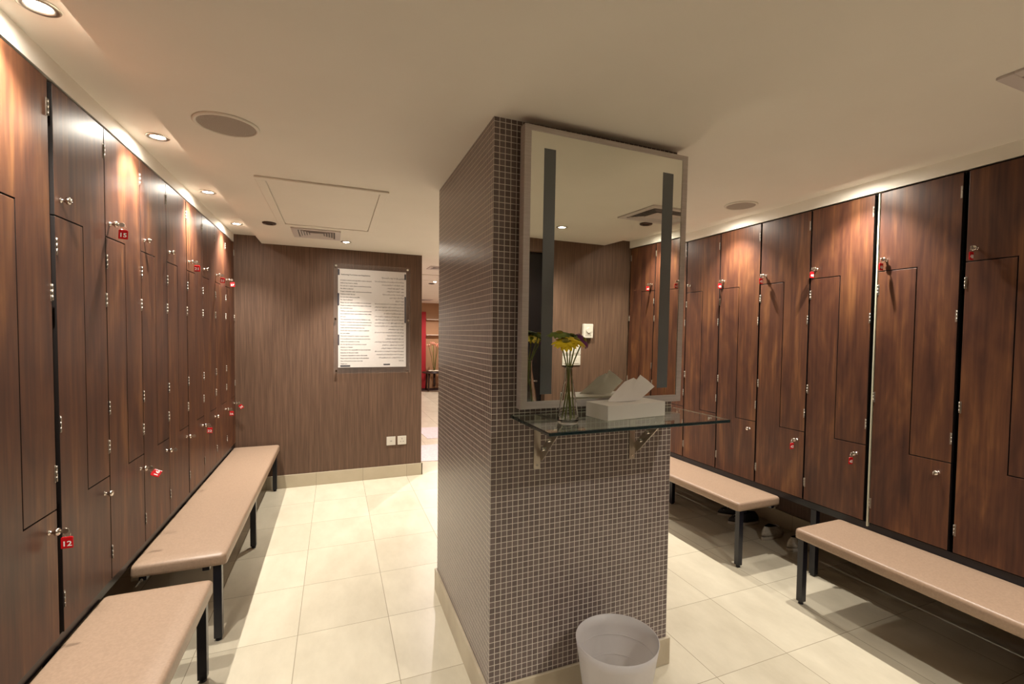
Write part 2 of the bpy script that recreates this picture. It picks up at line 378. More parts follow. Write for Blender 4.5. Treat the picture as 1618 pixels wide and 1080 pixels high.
# ------------------------------------------------------------------ keys with red tags
def make_tag(number, x, y, z, wall, label, tilt=0, plate=True, lay=0):
    rz = RZL if wall == 'L' else RZR
    t = thing('key_with_tag' if plate else 'key', label, 'key', (x, y, z), rz, 'locker keys')
    b = B()    # key: blade into the lock, bow outside, standing upright
    box(b, -.0012, .0012, -.034, -.026, -.004, .004)
    tube(b, [(-.0014, -.042, 0), (.0014, -.042, 0)], .0095, 16)
    obj('key', b, NICKEL, t, bevel=.0005)
    if not plate: return t
    b = B(); torus(b, (0, -.046, -.012), (1, 0, 0), .009, .0011, 18, 6); obj('key_ring', b, CHROME, t)
    b = B(); prism(b, [(-.0165, -.040), (.0165, -.040), (.0165, -.003), (.012, 0), (-.012, 0), (-.0165, -.003)], lambda p, q, o: (o, p, q), -.0028, .0028)
    pl = obj('tag_plate', b, RED, t, bevel=.002); pl.location = (0, -.046, -.020)
    pl.rotation_euler = (tilt, lay, 0)
    for s in (1, -1):
        me = text_mesh(number, .024, 'CENTER', .0004)
        for v in me.vertices:
            px, py = v.co.x*1.15, v.co.y-.024
            v.co = Vector((.0031*s, px*s, py)) 
        me.materials.append(WHITE)
        o = bpy.data.objects.new('number', me); C.objects.link(o); o.parent = pl
        if s == -1: me.flip_normals()
    return t
def kt(wall, y0, upper, number, label, **k):
    u = .043 if upper else .003+W-.052; z = 2.0 if upper else .874
    if wall == 'L': make_tag(number, XL, y0+u, z, 'L', label, **k)
    else: make_tag(number, XR, y0-u, z, 'R', label, **k)
kt('L', 1.727, False, '12', 'red key tag 12 hanging at the black gap in the left row')
kt('L', 2.532, True, '15', 'red key tag 15 hanging high on the left row', tilt=.05)
kt('L', 2.532, False, '16', 'red key tag swung out sideways, low on the left row', tilt=-1.15, lay=.5)
kt('L', 3.708, True, '21', 'red key tag 21 on an upper lock of the left row')
kt('L', 3.708, False, '22', 'red key tag 22 on a low lock of the left row', tilt=.06)
kt('L', 4.484, True, '25', 'dim red key tag 25, second last upper lock, left row', tilt=.1)
kt('L', 4.484, False, '26', 'small red key tag 26, second last low lock, left row')
kt('L', 4.866, True, '27', 'bright red key tag 27 on the last upper lock before the back wall', tilt=-.05)
kt('L', 4.866, False, '28', 'small tilted red key tag 28 on the last low lock before the back wall', tilt=-.6)
kt('R', 2.959, True, '40', 'red key tag on the second upper lock from the mirror, right row')
kt('R', 2.563, True, '42', 'red key tag on the upper lock of the dark locker, right row', tilt=.05)
kt('R', 2.563, False, '43', 'red key tag 43 low on the dark locker, right row')
kt('R', 2.168, True, '44', 'red key tag on the upper lock of the glowing locker, right row')
kt('R', 2.168, False, '45', 'red key tag low beside the cream strip, right row', tilt=-.12)
kt('R', 1.750, True, '46', 'red key tag 46 with long shadow, right of the cream strip')
kt('R', 1.750, False, '47', 'bare key without tag in the low lock right of the cream strip', plate=False)
kt('R', 1.342, True, '48', 'dark red key tag 48 at the right edge of the photo')
kt('R', .157, True, '54', 'red key tag reflected beside the right frosted strip of the mirror')
kt('R', -.238, True, '56', 'red key tag with long shadow reflected near the brown corner in the mirror')
kt('L', 3.311, False, '19', 'bare key in the low lock before the tag 22 locker, left row', plate=False)
kt('L', 2.922, False, '18', 'bare key in the low lock after the swung tag, left row', plate=False)

# ------------------------------------------------------------------ benches
def rounded_cushion(x0, x1, y0, y1, z0, z1, r=.018, sag=0):
    """upholstered slab: soft top edge, slightly crowned, straight lower edge"""
    b = B(); prof = [(0, z0), (0, z0+.012), (0, z1-r), (r*.13, z1-r*.5), (r*.5, z1-r*.13), (r, z1)]
    ny = max(2, int((y1-y0)/.08)); rings = []
    def ringat(ins, z):
        pts = []; X0, X1, Y0, Y1 = x0+ins, x1-ins, y0+ins, y1-ins; cr = max(.022-ins*.6, .006)
        for cxx, cyy, a0 in ((X1-cr, Y1-cr, 0), (X0+cr, Y1-cr, PI/2), (X0+cr, Y0+cr, PI), (X1-cr, Y0+cr, 1.5*PI)):
            for k in range(5): a = a0+k*PI/8; pts.append((cxx+cr*math.cos(a), cyy+cr*math.sin(a), z))
            if a0 in (PI/2, 1.5*PI):
                nx_, ny_ = None, None
        return pts
    for ins, z in prof: rings.append([b.verts.new(p) for p in ringat(ins, z)])
    n = len(rings[0])
    for a, c in zip(rings, rings[1:]):
        for k in range(n): b.faces.new((a[k], a[(k+1)%n], c[(k+1)%n], c[k])).smooth = True
    b.faces.new(rings[0][::-1])
    # crowned top
    inner = [b.verts.new(p) for p in ringat(r+.05, z1+.003)]
    for k in range(n): b.faces.new((rings[-1][k], rings[-1][(k+1)%n], inner[(k+1)%n], inner[k])).smooth = True
    b.faces.new(inner).smooth = True
    return b
def bench(label, xf, xb, y0, y1, legs, open_side, corner_wear=False):
    """xf = aisle edge, xb = locker edge"""
    t = thing('bench', label, 'bench', ((xf+xb)/2, (y0+y1)/2, 0)); ox, oy = -(xf+xb)/2, -(y0+y1)/2
    a, c = min(xf, xb), max(xf, xb)
    b = rounded_cushion(a, c, y0, y1, .392, .447); bmesh.ops.translate(b, verts=b.verts, vec=(ox, oy, 0)); obj('cushion', b, VINYL, t)
    s = 1 if xf > xb else -1
    xi = xf - s*.022
    xq = xf - s*.075; b = B(); box(b, min(xq, xq-s*.03), max(xq, xq-s*.03), y0+.025, y1-.025, .364, .391)
    xr = xb + s*.03; box(b, min(xr, xr+s*.03), max(xr, xr+s*.03), y0+.025, y1-.025, .362, .391)
    for yy in (y0+.30, (y0+y1)/2, y1-.33): box(b, min(xq-s*.03, xr+s*.03), max(xq-s*.03, xr+s*.03), yy, yy+.03, .364, .391)
    bmesh.ops.translate(b, verts=b.verts, vec=(ox, oy, 0)); obj('frame', b, STEEL_BLACK, t, bevel=.001)
    for y in legs:
        b = B(); box(b, min(xi, xi-s*.036), max(xi, xi-s*.036), y-.018, y+.018, .016, .3915)
        xc = xi-s*.018; tube(b, [(xc, y, .018), (xc, y, .010)], .007, 8); tube(b, [(xc, y, .010), (xc, y, 0.0)], [.013, .015], 14)
        bmesh.ops.translate(b, verts=b.verts, vec=(ox, oy, 0)); obj('leg', b, STEEL_BLACK, t, bevel=.001)
    # bracket bolting the bench to the locker stand
    for y in (y0+.04, y1-.04):
        b = B(); xs = xb - s*.0005; box(b, min(xr, xs), max(xr, xs), y-.015, y+.015, .366, .388)
        tube(b, [(xr+s*.015, y-.028, .372), (xr+s*.015, y-.034, .372)], .006, 8)
        bmesh.ops.translate(b, verts=b.verts, vec=(ox, oy, 0)); obj('bracket', b, NICKEL, t)
    return t
bench('near left bench with tan vinyl seat, nearest the camera below tag 12', -.503, -.8905, -.05, 2.478, (.02, 1.2, 2.455), 1)
bench('far left bench with tan vinyl seat reaching to the brown back wall', -.503, -.8905, 2.735, 5.225, (2.765, 3.87, 5.19), 1)
bench('far right bench with tan vinyl seat, partly behind the tiled pillar', 2.476, 2.8695, 2.345, 4.55, (2.372, 3.5, 4.52), -1)
bench('near right bench with tan vinyl seat running out of the photo', 2.476, 2.8695, -.2, 1.928, (1.9, .8, -.17), -1)

# ------------------------------------------------------------------ downlights
def downlight(x, y, z, label, power=1.0, aim=(0, 0), size=1.0, group='recessed ceiling downlights', trim=NICKEL, cone=106, col=None):
    t = thing('downlight', label, 'ceiling light', (x, y, z), 0, group)
    b = B(); lathe(b, [(.027, 0), (.046, 0), (.048, -.003), (.044, -.006), (.033, -.006), (.027, -.001)], 32, close=True); obj('trim_ring', b, trim, t)
    b = B(); lathe(b, [(.0001, -.0045), (.018, -.004), (.0275, -.0015)], 28); o = obj('lens', b, LENSM, t)
    l = bpy.data.lights.new('halogen', 'SPOT'); l.energy = SPOT_W*power; l.color = col or LAMP_COL; l.spot_size = math.radians(cone); l.spot_blend = 1.0; l.shadow_soft_size = .014
    lo = bpy.data.objects.new('halogen', l); C.objects.link(lo); lo.parent = t; lo.location = (0, 0, -.012); lo.rotation_euler = (aim[0], aim[1], 0)
    return t
for y, s in ((.86, 'above the near left bench, just out of frame'), (1.817, 'nearest one visible over the left lockers'), (2.793, 'second over the left lockers'), (3.751, 'third over the left lockers'), (4.74, 'last over the left lockers by the back wall')):
    downlight(-.770, y, RZ, 'round recessed downlight, ' + s, 1.0, aim=(0, .04))
for y, s in ((-.12, 'behind the camera over the right lockers'), (1.824, 'over the glowing right locker'), (2.774, 'over the second right locker from the mirror'), (3.73, 'over the right lockers behind the pillar'), (4.65, 'at the far end of the right trough')):
    downlight(2.665, y, RZ, 'round recessed downlight hidden in the right trough, ' + s, 1.0, aim=(0, -.04))
downlight(.097, 4.80, CZ, 'small downlight in the flat ceiling by the air vent and back wall', 1.6, cone=92)
downlight(1.775, -.09, CZ, 'downlight in the flat ceiling that the mirror reflects', 1.25, cone=140)
downlight(1.75, 4.75, CZ, 'downlight in the flat ceiling behind the pillar', 1.6, cone=110)
for x, y in ((1.5, 7.8), (2.2, 10.3), (1.3, 5.95), (2.5, 12.4)):
    downlight(x, y, CZ, 'downlight in the hall ceiling beyond the brown wall', 1.4, cone=150, col=(1, .86, .80))
downlight(1.3, -1.9, CZ, 'unseen fill downlight added in the lobby behind the doorway', 1.6, cone=150)  # unseen lamp added behind the camera; its floor bounce brightens the ceiling

# ------------------------------------------------------------------ ceiling fittings
def speaker(x, y, r, label):
    t = thing('ceiling_speaker', label, 'speaker', (x, y, CZ), 0, 'round ceiling speakers')
    b = B(); lathe(b, [(r-.014, 0), (r, 0), (r, -.004), (r-.004, -.008), (r-.012, -.008), (r-.014, -.005)], 48, close=True); obj('rim', b, PLASTER, t)
    b = B(); lathe(b, [(.0001, -.007), (r*.5, -.0065), (r-.0142, -.005)], 48); obj('grille', b, GRILLE, t)
speaker(-.407, 2.315, .118, 'round white ceiling speaker over the left aisle')
speaker(2.387, 2.31, .100, 'round white ceiling speaker near the right lockers')
BROWN = base('brown_plastic', (.05, .025, .018), .35)
def detector(x, y, label, group='brown ceiling detectors'):
    t = thing('ceiling_detector', label, 'detector', (x, y, CZ), 0, group)
    b = B(); lathe(b, [(.026, -.002), (.048, 0), (.050, -.006), (.044, -.012), (.028, -.012), (.024, -.006)], 28, close=True); obj('rim', b, BROWN, t)
    b = B(); lathe(b, [(.0001, -.004), (.0262, -.004)], 24); obj('cup', b, BROWN, t)
detector(-.470, 4.235, 'small dark round ceiling cup beside the access hatch')
detector(2.27, .37, 'small brown round ceiling cup reflected in the mirror')
detector(1.50, 8.1, 'tiny dark round cup on the hall ceiling')
VENTM = base('vent_white', (.60, .54, .52), .45)
def hatch(x0, x1, y0, y1, label, bw=.05):
    t = thing('access_hatch', label, 'ceiling hatch', ((x0+x1)/2, (y0+y1)/2, CZ), 0)
    a, c = (x1-x0)/2, (y1-y0)/2
    b = B(); box(b, -a, a, -c, -c+bw, -.012, 0); box(b, -a, a, c-bw, c, -.012, 0); box(b, -a, -a+bw, -c+bw, c-bw, -.012, 0); box(b, a-bw, a, -c+bw, c-bw, -.012, 0)
    obj('frame', b, PLASTER, t, bevel=.004)
    b = B(); g = .004; box(b, -a+bw+g, a-bw-g, -c+bw+g, c-bw-.010, -.008, -.001); obj('hatch_panel', b, PLASTER, t, bevel=.001)
    b = B(); box(b, -a+bw, a-bw, c-bw-.010, c-bw, -.0030, -.0002); obj('shadow_gap', b, DARK, t)
hatch(-.405, .300, 2.985, 4.235, 'large flush rectangular access hatch in the ceiling above the left aisle')
def vent(x0, x1, y0, y1, label):
    t = thing('air_vent', label, 'air vent', ((x0+x1)/2, (y0+y1)/2, CZ), 0, 'ceiling air vents')
    a, c = (x1-x0)/2, (y1-y0)/2; m = .045
    b = B(); box(b, -a, a, -c, -c+m, -.010, 0); box(b, -a, a, c-m, c, -.010, 0); box(b, -a, -a+m, -c+m, c-m, -.010, 0); box(b, a-m, a, -c+m, c-m, -.010, 0); obj('frame', b, VENTM, t, bevel=.002)
    b = B(); box(b, -a+m, a-m, -c+m, c-m, -.0012, -.0002); obj('backing', b, base('vent_shadow', (.14, .12, .12), .6), t)
    # nested four-way louvre rings with a flat middle
    n = 4
    for i in range(n):
        ins = m+.010+i*.020; A, Cc = a-ins, c-ins
        if min(A, Cc) < .03: break
        b = B(); tt = .0025
        for (x0_, x1_, y0_, y1_, dx, dy) in ((-A, A, -Cc, -Cc, 0, 1), (-A, A, Cc, Cc, 0, -1), (-A, -A, -Cc, Cc, 1, 0), (A, A, -Cc, Cc, -1, 0)):
            q = [(x0_, y0_, -.009), (x1_, y1_, -.009)]
            v = [b.verts.new(Vector(q[0])), b.verts.new(Vector(q[1])), b.verts.new(Vector(q[1])+Vector((dx*.011, dy*.011, .007))), b.verts.new(Vector(q[0])+Vector((dx*.011, dy*.011, .007)))]
            v2 = [b.verts.new(p.co+Vector((0, 0, -tt*.6))) for p in v]
            b.faces.new(v); b.faces.new(v2[::-1])
            for k in range(4): b.faces.new((v[k], v2[k], v2[(k+1)%4], v[(k+1)%4]))
        obj('louvre', b, VENTM, t)
    ins = m+.010+n*.020
    b = B(); box(b, -a+ins, a-ins, -c+ins, c-ins, -.011, -.008); obj('centre_plate', b, VENTM, t)
vent(-.330, .045, 4.32, 4.72, 'small white ceiling air vent between hatch and back wall')
vent(1.955, 2.455, .44, .86, 'white ceiling air vent at the top right edge of the photo')
vent(1.10, 1.35, 6.0, 6.3, 'small air vent on the hall ceiling, seen through the gap')
vent(1.95, 2.25, 11.9, 12.4, 'far air vent on the hall ceiling near the red panel')
hatch(1.05, 1.55, 6.9, 7.6, 'small square hatch on the hall ceiling seen through the gap', .03)

# ------------------------------------------------------------------ mirror on the pillar
mt = thing('wall_mirror', 'tall rectangular mirror in brushed metal box frame on the tiled pillar', 'mirror', (1.061, 1.7775, 1.81), math.radians(.87))
mt.rotation_euler = (math.radians(.7), 0, math.radians(.87)); mt.location = (1.061, 1.766, 1.81)
hw, hz = .3945, .549
b = B(); dpt = .046; t_ = .027
for x0, x1, z0, z1 in ((-hw, -hw+t_, -hz, hz), (hw-t_, hw, -hz, hz), (-hw+t_, hw-t_, hz-.020, hz), (-hw+t_, hw-t_, -hz, -hz+.030)): box(b, x0, x1, -dpt, 0, z0, z1)
bmesh.ops.remove_doubles(b, verts=b.verts, dist=1e-5)
obj('frame', b, ALU, mt)
b = B(); box(b, -hw+t_-.002, hw-t_+.002, -dpt+.003, -dpt+.008, -hz+.028, hz-.018); obj('mirror_glass', b, MIRROR, mt)
for x0, x1, z0, z1 in ((.750, .800, 1.318, 2.280), (1.322, 1.379, 1.325, 2.272)):
    b = B(); box(b, x0-1.061, x1-1.061, -dpt+.0024, -dpt+.003, z0-1.81, z1-1.81); obj('frosted_strip', b, FROST, mt)
b = B(); box(b, -hw+.05, hw-.05, 0, .008, -.4, .4); obj('wall_mount', b, DARK, mt)

# ------------------------------------------------------------------ glass shelf
sx0, sx1, sy0, sy1, sz = .647, 1.430, 1.405, 1.783, 1.232
t = thing('glass_shelf', 'clear glass shelf with dark polished edge on two steel brackets under the mirror', 'shelf', ((sx0+sx1)/2, sy1, sz))
b = B(); ch = .004
box(b, sx0, sx1, sy0, sy1, sz-.0125, sz)
b.faces.ensure_lookup_table()
for f in b.faces:
    if abs(f.calc_center_median().z-(sz-.0055)) < .002: f.material_index = 1
bmesh.ops.translate(b, verts=b.verts, vec=(-(sx0+sx1)/2, -sy1, -sz))
obj('glass_panel', b, [SHELFG, SHELFE], t, bevel=.0025, seg=2)
for bx in (.766, 1.232):
    lx = bx-(sx0+sx1)/2
    b = B(); w_ = .015
    prism(b, [(-w_, -.225), (-w_*.7, -.232), (w_*.7, -.232), (w_, -.225), (w_, -.013), (-w_, -.013)], lambda p_, q, o: (lx+p_, o, q), -.003, .001)
    # folded diagonal arm
    prism(b, [(-.003, -.175), (-.020, -.195), (-.036, -.185), (-.205, -.030), (-.205, -.013), (-.170, -.013), (-.003, -.158)], lambda p_, q, o: (lx+.012+o, p_, q), -.002, .002)
    box(b, lx-.012, lx+.014, -.20, -.003, -.0135, -.0115)
    br = obj('bracket', b, NICKEL, t, bevel=.0008)
    for k in range(3):
        py, pz = -.062-k*.052, -.135+k*.046
        b = B(); tube(b, [(lx+.004, py, pz), (lx+.020, py, pz)], .0075, 12); tube(b, [(lx-.006, py, pz), (lx+.010, py, pz)], .0075, 12); obj('bolt', b, CHROME, br)
    b = B(); tube(b, [(lx, -.003, -.215), (lx, -.006, -.215)], .005, 10); obj('bolt', b, CHROME, br)

# ------------------------------------------------------------------ vase and flowers
vx, vy = .782, 1.537
t = thing('glass_vase', 'clear conical glass bottle vase holding flowers on the shelf', 'vase', (vx, vy, sz+.0005))
b = B(); prof = [(.0001, 0), (.036, 0), (.040, .006), (.038, .03), (.031, .075), (.022, .125), (.0155, .165), (.014, .190), (.0148, .205), (.0175, .210)]
inn = [(.0155, .208), (.0128, .203), (.0122, .190), (.0135, .165), (.0198, .125), (.0285, .075), (.0352, .03), (.036, .012), (.0001, .009)]
lathe(b, prof+inn, 40); obj('vase_body', b, GLASS, t)
STEM = base('stem_green', (.16, .19, .035), .5); YEL = base('petal_yellow', (.78, .60, .01), .5); GRN = base('leaf_green', (.14, .20, .03), .55); PUR = base('petal_purple', (.13, .012, .12), .5)
CEN = base('flower_centre', (.20, .18, .02), .8)
def flower(name, label, cat, foot, head, nrm, R_, petal, kind, seed):
    rnd = random.Random(seed)
    t = thing(name, label, cat, (vx, vy, sz+.0005), 0)
    hd = Vector(head); ft = Vector(foot); n = Vector(nrm).normalized()
    neck = Vector((hd.x*.15, hd.y*.15, .200))
    pts = [ft, ft*.4+neck*.6+Vector((0,0,-.02)), neck, neck*.5+(hd-n*.012)*.5, hd-n*.008]
    b = B(); tube(b, pts, .0026, 8); obj('stem', b, STEM, t)
    x, y, d = frame_of(n); b = B()
    rows = 2 if kind != 'fluffy' else 4
    for rr in range(rows):
        m = 16
        for k in range(m):
            a = 2*PI*(k+rr*.5)/m + rnd.uniform(-.06, .06); L = R_*(1-.18*rr)*rnd.uniform(.9, 1.05); lift = .10+.45*rr/rows+rnd.uniform(-.12, .1)
            dr = (x*math.cos(a)+y*math.sin(a)); sd = (-x*math.sin(a)+y*math.cos(a)); wd = R_*.15
            P = []
            for s_, wv, cv in ((.15, .4, 0), (.5, 1, .25), (.85, .9, .15), (1, .25, -.05)):
                c0 = hd + dr*L*s_ + d*(L*s_*lift*.5 - L*s_*s_*.28)
                P.append((c0-sd*wd*wv, c0+d*wd*.25*cv, c0+sd*wd*wv))
            vs = [[b.verts.new(q) for q in row] for row in P]
            vb = [[b.verts.new(Vector(q)-d*.0008) for q in row] for row in P]
            for i in range(3):
                for j in range(2):
                    b.faces.new((vs[i][j], vs[i][j+1], vs[i+1][j+1], vs[i+1][j])).smooth = True
                    b.faces.new((vb[i][j], vb[i+1][j], vb[i+1][j+1], vb[i][j+1])).smooth = True
    obj('petals', b, petal, t)
    b = B(); bmesh.ops.create_icosphere(b, subdivisions=2, radius=R_*.30)
    for v in b.verts: v.co = hd + x*v.co.x + y*v.co.y + d*(v.co.z*.45 + .002)
    for f in b.faces: f.smooth = True
    obj('flower_centre', b, CEN, t)
    b = B(); tube(b, [hd-n*.014, hd-n*.004], [.003, .011], 10); obj('calyx', b, GRN, t)
flower('yellow_flower', 'yellow daisy with drooping petals, front of the vase', 'flower', (.02, .008, .014), (-.026, -.026, .300), (-.2, -.35, .85), .052, YEL, 'daisy', 1)
flower('yellow_flower', 'second yellow daisy turned right, in the shelf vase', 'flower', (-.018, -.012, .014), (.020, -.020, .306), (.3, -.3, .85), .044, YEL, 'daisy', 2)
flower('green_flower', 'green fluffy bloom behind the yellow daisies', 'flower', (.0, -.02, .014), (-.028, .024, .330), (-.1, -.2, 1), .048, GRN, 'fluffy', 3)
flower('green_flower', 'second green bloom at the back of the vase, toward the mirror', 'flower', (-.02, .012, .014), (.028, .036, .322), (.2, .2, .9), .040, GRN, 'fluffy', 4)
flower('purple_flower', 'small dark purple bloom leaning right out of the vase', 'flower', (.022, -.008, .014), (.060, -.004, .306), (.5, -.6, .55), .034, PUR, 'fluffy', 5)

# ------------------------------------------------------------------ tissue box
t = thing('tissue_box', 'flat white cardboard tissue box on the glass shelf', 'tissue box', (1.083, 1.615, sz+.0005), math.radians(7))
CARD = base('card_white', (.66, .62, .56), .55)
b = B(); box(b, -.148, .148, -.070, .070, 0, .058); obj('carton', b, CARD, t, bevel=.0015)
b = B(); lathe(b, [(.0001, 0), (.05, 0), (.05, .0006), (.0001, .0006)], 32)
for v in b.verts: v.co.y *= .42; v.co.z += .0582
obj('opening', b, base('slot_film', (.45, .42, .38), .3), t)
TIS = base('tissue_paper', (.80, .76, .70), .9, Subsurface_Weight=.0)
tt = thing('tissue', 'white folded tissue sticking up out of the tissue box', 'tissue', (1.083, 1.615, sz+.0585), math.radians(7))
b = B(); rnd = random.Random(3)
# a sheet pinched in the slot, fanning to two raised corners
Nn = 28; grid = []
top = [(-.088, .003), (-.045, .040), (0, .078), (.042, .093), (.050, .086), (.064, .106), (.102, .082), (.138, .055)]
def tl(u):
    k = u*(len(top)-1); i = min(int(k), len(top)-2); f = k-i
    return (top[i][0]*(1-f)+top[i+1][0]*f, top[i][1]*(1-f)+top[i+1][1]*f)
for s_ in (0, 1):
    rows = []
    for i in range(Nn+1):
        u = i/Nn; X0 = -.045+.115*u; tx, tz = tl(u)
        row = []
        for j in range(7):
            v = j/6; yy = (math.sin(u*PI*1.3+.4)*.012*v - .016*v*(1-u) + .030*v*max(0, u-.55))+ (s_*.0012)
            if 3 <= j: yy += .0012*math.sin(u*9+j)
            row.append(b.verts.new((X0*(1-v)+tx*v, yy-.02*(u-.5)*v*2, .0005+max(tz, .002)*v)))
        rows.append(row)
    for i in range(Nn):
        for j in range(6): b.faces.new((rows[i][j], rows[i+1][j], rows[i+1][j+1], rows[i][j+1])).smooth = (j % 3 != 2)
obj('sheet', b, TIS, tt)

# ------------------------------------------------------------------ waste bin
t = thing('waste_bin', 'frosted translucent plastic waste bin at the foot of the tiled pillar', 'bin', (1.035, 1.572, 0))
b = B(); H_, rb, rt = .350, .112, .165
prof = [(.0001, 0), (rb, 0), (rb+.003, .004)]
for k in range(1, 9): prof.append((rb+(rt-rb)*k/8, H_*k/8))
inn = [(rt-.0022, H_)]
for k in range(7, 0, -1): inn.append((rb+(rt-rb)*k/8-.0022, H_*k/8))
inn += [(rb-.002, .005), (.0001, .005)]
lathe(b, prof+inn, 64); obj('bin_body', b, BIN, t)
for k, z in enumerate((.11, .19, .27)):
    b = B(); rr = rb+(rt-rb)*z/H_-.0022; torus(b, (0, 0, z), (0, 0, 1), rr-.0008, .0012, 64, 6); obj('moulded_ring', b, BIN, t)

# ------------------------------------------------------------------ notice board
t = thing('notice_board', 'clear acrylic notice holder with white bilingual rules sheet on the back wall', 'notice', (.365, YB-.003, 1.69))
b = B(); box(b, -.380, .380, -.026, -.021, -.560, .560); obj('acrylic_sheet', b, ACRYL, t, bevel=.001)
b = B(); box(b, -.338, .336, -.0195, -.0188, -.497, .510); pap = obj('paper_sheet', b, PAPER, t)
for sx, sz_ in ((-.355, .535), (.350, .535), (-.355, -.530), (.350, -.530), (-.362, 0), (.355, .0)):
    b = B(); tube(b, [(sx, 0, sz_), (sx, -.029, sz_)], .006, 12); tube(b, [(sx, -.026, sz_), (sx, -.032, sz_)], .011, 16); obj('standoff_screw', b, CHROME, t)
for x0, x1, z0, z1 in ((-.338, -.322, .445, .505), (-.342, -.326, .135, .262), (-.340, -.326, -.270, -.160), (.318, .334, .430, .490), (.320, .334, -.030, .250), (-.318, -.222, -.490, -.474), (.105, .172, -.478, -.464)):
    b = B(); box(b, x0, x1, -.0207, -.0196, z0, z1); obj('tape', b, TAPE, t)
eng = ["It is best to shower and soap before entering the pool", "without any food or drinks", "Do not run or push others around the pool area", "No diving is allowed",
 "Proper swimming wear must be worn at all times", "Children under the age", "Do not swim alone or at night", "No glass is allowed", "Please shower before and after you use the pool",
 "Guests are asked to observe the depth of the water", "the swimming pool", "Children under the age of 12 must be accompanied", "by an adult who takes responsibility for their safety",
 "and care", "The management will not accept liability for any", "injuries or accidents that occur in the swimming pool", "Smoking is not allowed inside the changing room", "guests shall be asked to leave the area",
 "Avoid using the pool after a meal or medicine", "for your safety", "The pool is closed for cleaning every morning", "It is not allowed to use the sauna alone for long", "without the attendant on duty", "Do not use the pool if you have a wound",
 "infection or disease", "The hotel is not responsible for loss of any item", "belonging to the pool guests", "Guests are requested to return the towels", "Please return the locker key to the attendant", "Use of the pool is at your own risk", "Thank you"]
arb = ["من الأفضل الاستحمام قبل استخدام حوض السباحة", "يمنع إدخال الطعام والمشروبات", "يمنع الجري حول الحوض", "يمنع القفز في الحوض", "يجب ارتداء ملابس السباحة", "للأطفال تحت سن", "يمنع الزجاج",
 "الرجاء الاستحمام قبل وبعد استخدام حوض السباحة", "على الضيوف الانتباه إلى عمق المياه في الحوض", "يجب أن يكون الأطفال دون الثانية عشرة برفقة بالغ", "يتحمل مسؤولية سلامتهم", "لا تتحمل الإدارة أي مسؤولية عن الإصابات",
 "أو الحوادث التي تقع في حوض السباحة أو حوله", "يمنع التدخين داخل غرف تبديل الملابس", "تجنب استخدام الحوض بعد الطعام أو الدواء مباشرة", "حرصا على سلامتكم", "يغلق حوض السباحة للتنظيف كل صباح", "يمنع استخدام الساونا", "دون وجود المشرف المناوب",
 "لا تستخدم الحوض إذا كان لديك جرح أو مرض", "الفندق غير مسؤول عن فقدان", "أي من ممتلكات ضيوف الحوض", "يرجى من الضيوف إعادة المناشف بعد الاستعمال", "يرجى إعادة مفتاح الخزانة إلى المشرف", "استخدام الحوض على مسؤوليتك", "وشكرا"]
def put_text(body, size, align, lx, lz, name, wmax):
    me = text_mesh(body, size, align, .00045)
    if not me.vertices: return
    xs = [v.co.x for v in me.vertices]; wd = max(xs)-min(xs); k = min(1, wmax/wd)
    for v in me.vertices: v.co = Vector((lx+v.co.x*k, -.01985, lz+v.co.y))
    me.materials.append(INK); o = bpy.data.objects.new(name, me); C.objects.link(o); o.parent = pap
put_text('Swimming Pool Rules and Regulations', .0185, 'LEFT', -.310, .452, 'printed_heading', .285)
put_text('قوانين وأنظمة حوض السباحة'[::-1], .020, 'RIGHT', .315, .440, 'printed_heading', .23)
z = .395
for i, s_ in enumerate(eng): put_text(s_, .0150, 'LEFT', -.316, z, 'printed_line', .300); z -= .0285
z = .400
for i, s_ in enumerate(arb): put_text(s_[::-1], .0155, 'RIGHT', .312, z, 'printed_line', .295); z -= .0332

# ------------------------------------------------------------------ sockets, switches, thermostat
def plate(x, y, z, s, label, cat, kind, facing=-1):
    t = thing('wall_socket' if kind == 'socket' else 'wall_switch', label, cat, (x, y, z), 0 if facing == -1 else PI)
    b = B(); box(b, -s/2, s/2, -.009, 0, -s/2, s/2); obj('faceplate', b, WHITEP, t, bevel=.0025)
    if kind == 'socket':
        b = B()
        for px, pz, hw_, hh in ((0, .018, .0022, .007), (-.014, -.012, .005, .0022), (.014, -.012, .005, .0022)): box(b, px-hw_, px+hw_, -.0096, -.0088, pz-hh, pz+hh)
        obj('pin_holes', b, INK, t)
    elif kind == 'data':
        b = B(); box(b, -.010, .010, -.0096, -.0088, -.006, .004); obj('port', b, base('port_grey', (.3, .28, .25), .5), t)
    else:
        b = B(); box(b, -s*.36, s*.36, -.013, -.009, -s*.33, s*.33); obj('rocker', b, WHITEP, t, bevel=.002)
        b = B(); box(b, -.003, .003, -.0138, -.0128, -.004, .004); obj('indicator', b, base('indicator_grey', (.35, .33, .3), .4), t)
plate(.551, YB, .395, .092, 'white blank data plate low on the back wall, left of the socket', 'socket', 'data')
plate(.664, YB, .395, .092, 'white three-pin socket low on the back wall near its corner', 'socket', 'socket')
for i, (px, pz, s_) in enumerate(((2.16, 1.352, 'upper left'), (2.262, 1.352, 'upper right'), (2.16, 1.250, 'lower left'), (2.262, 1.250, 'lower right'))):
    plate(px, YN, pz, .098, s_ + ' white switch plate of four, reflected in the mirror', 'switch', 'switch', 1)
t = thing('thermostat', 'cream thermostat with round dial, reflected in the mirror above the switches', 'thermostat', (2.378, YN, 1.540), PI)
b = B(); box(b, -.055, .055, -.035, 0, -.070, .070); obj('housing', b, WHITEP, t, bevel=.006)
b = B(); tube(b, [(.0, -.034, .008), (.0, -.046, .008)], [.028, .026], 24); obj('dial', b, WHITEP, t)
b = B(); 
for k in range(5): box(b, -.030+k*.014, -.026+k*.014, -.0358, -.0348, -.052, -.036)
obj('scale_marks', b, INK, t)

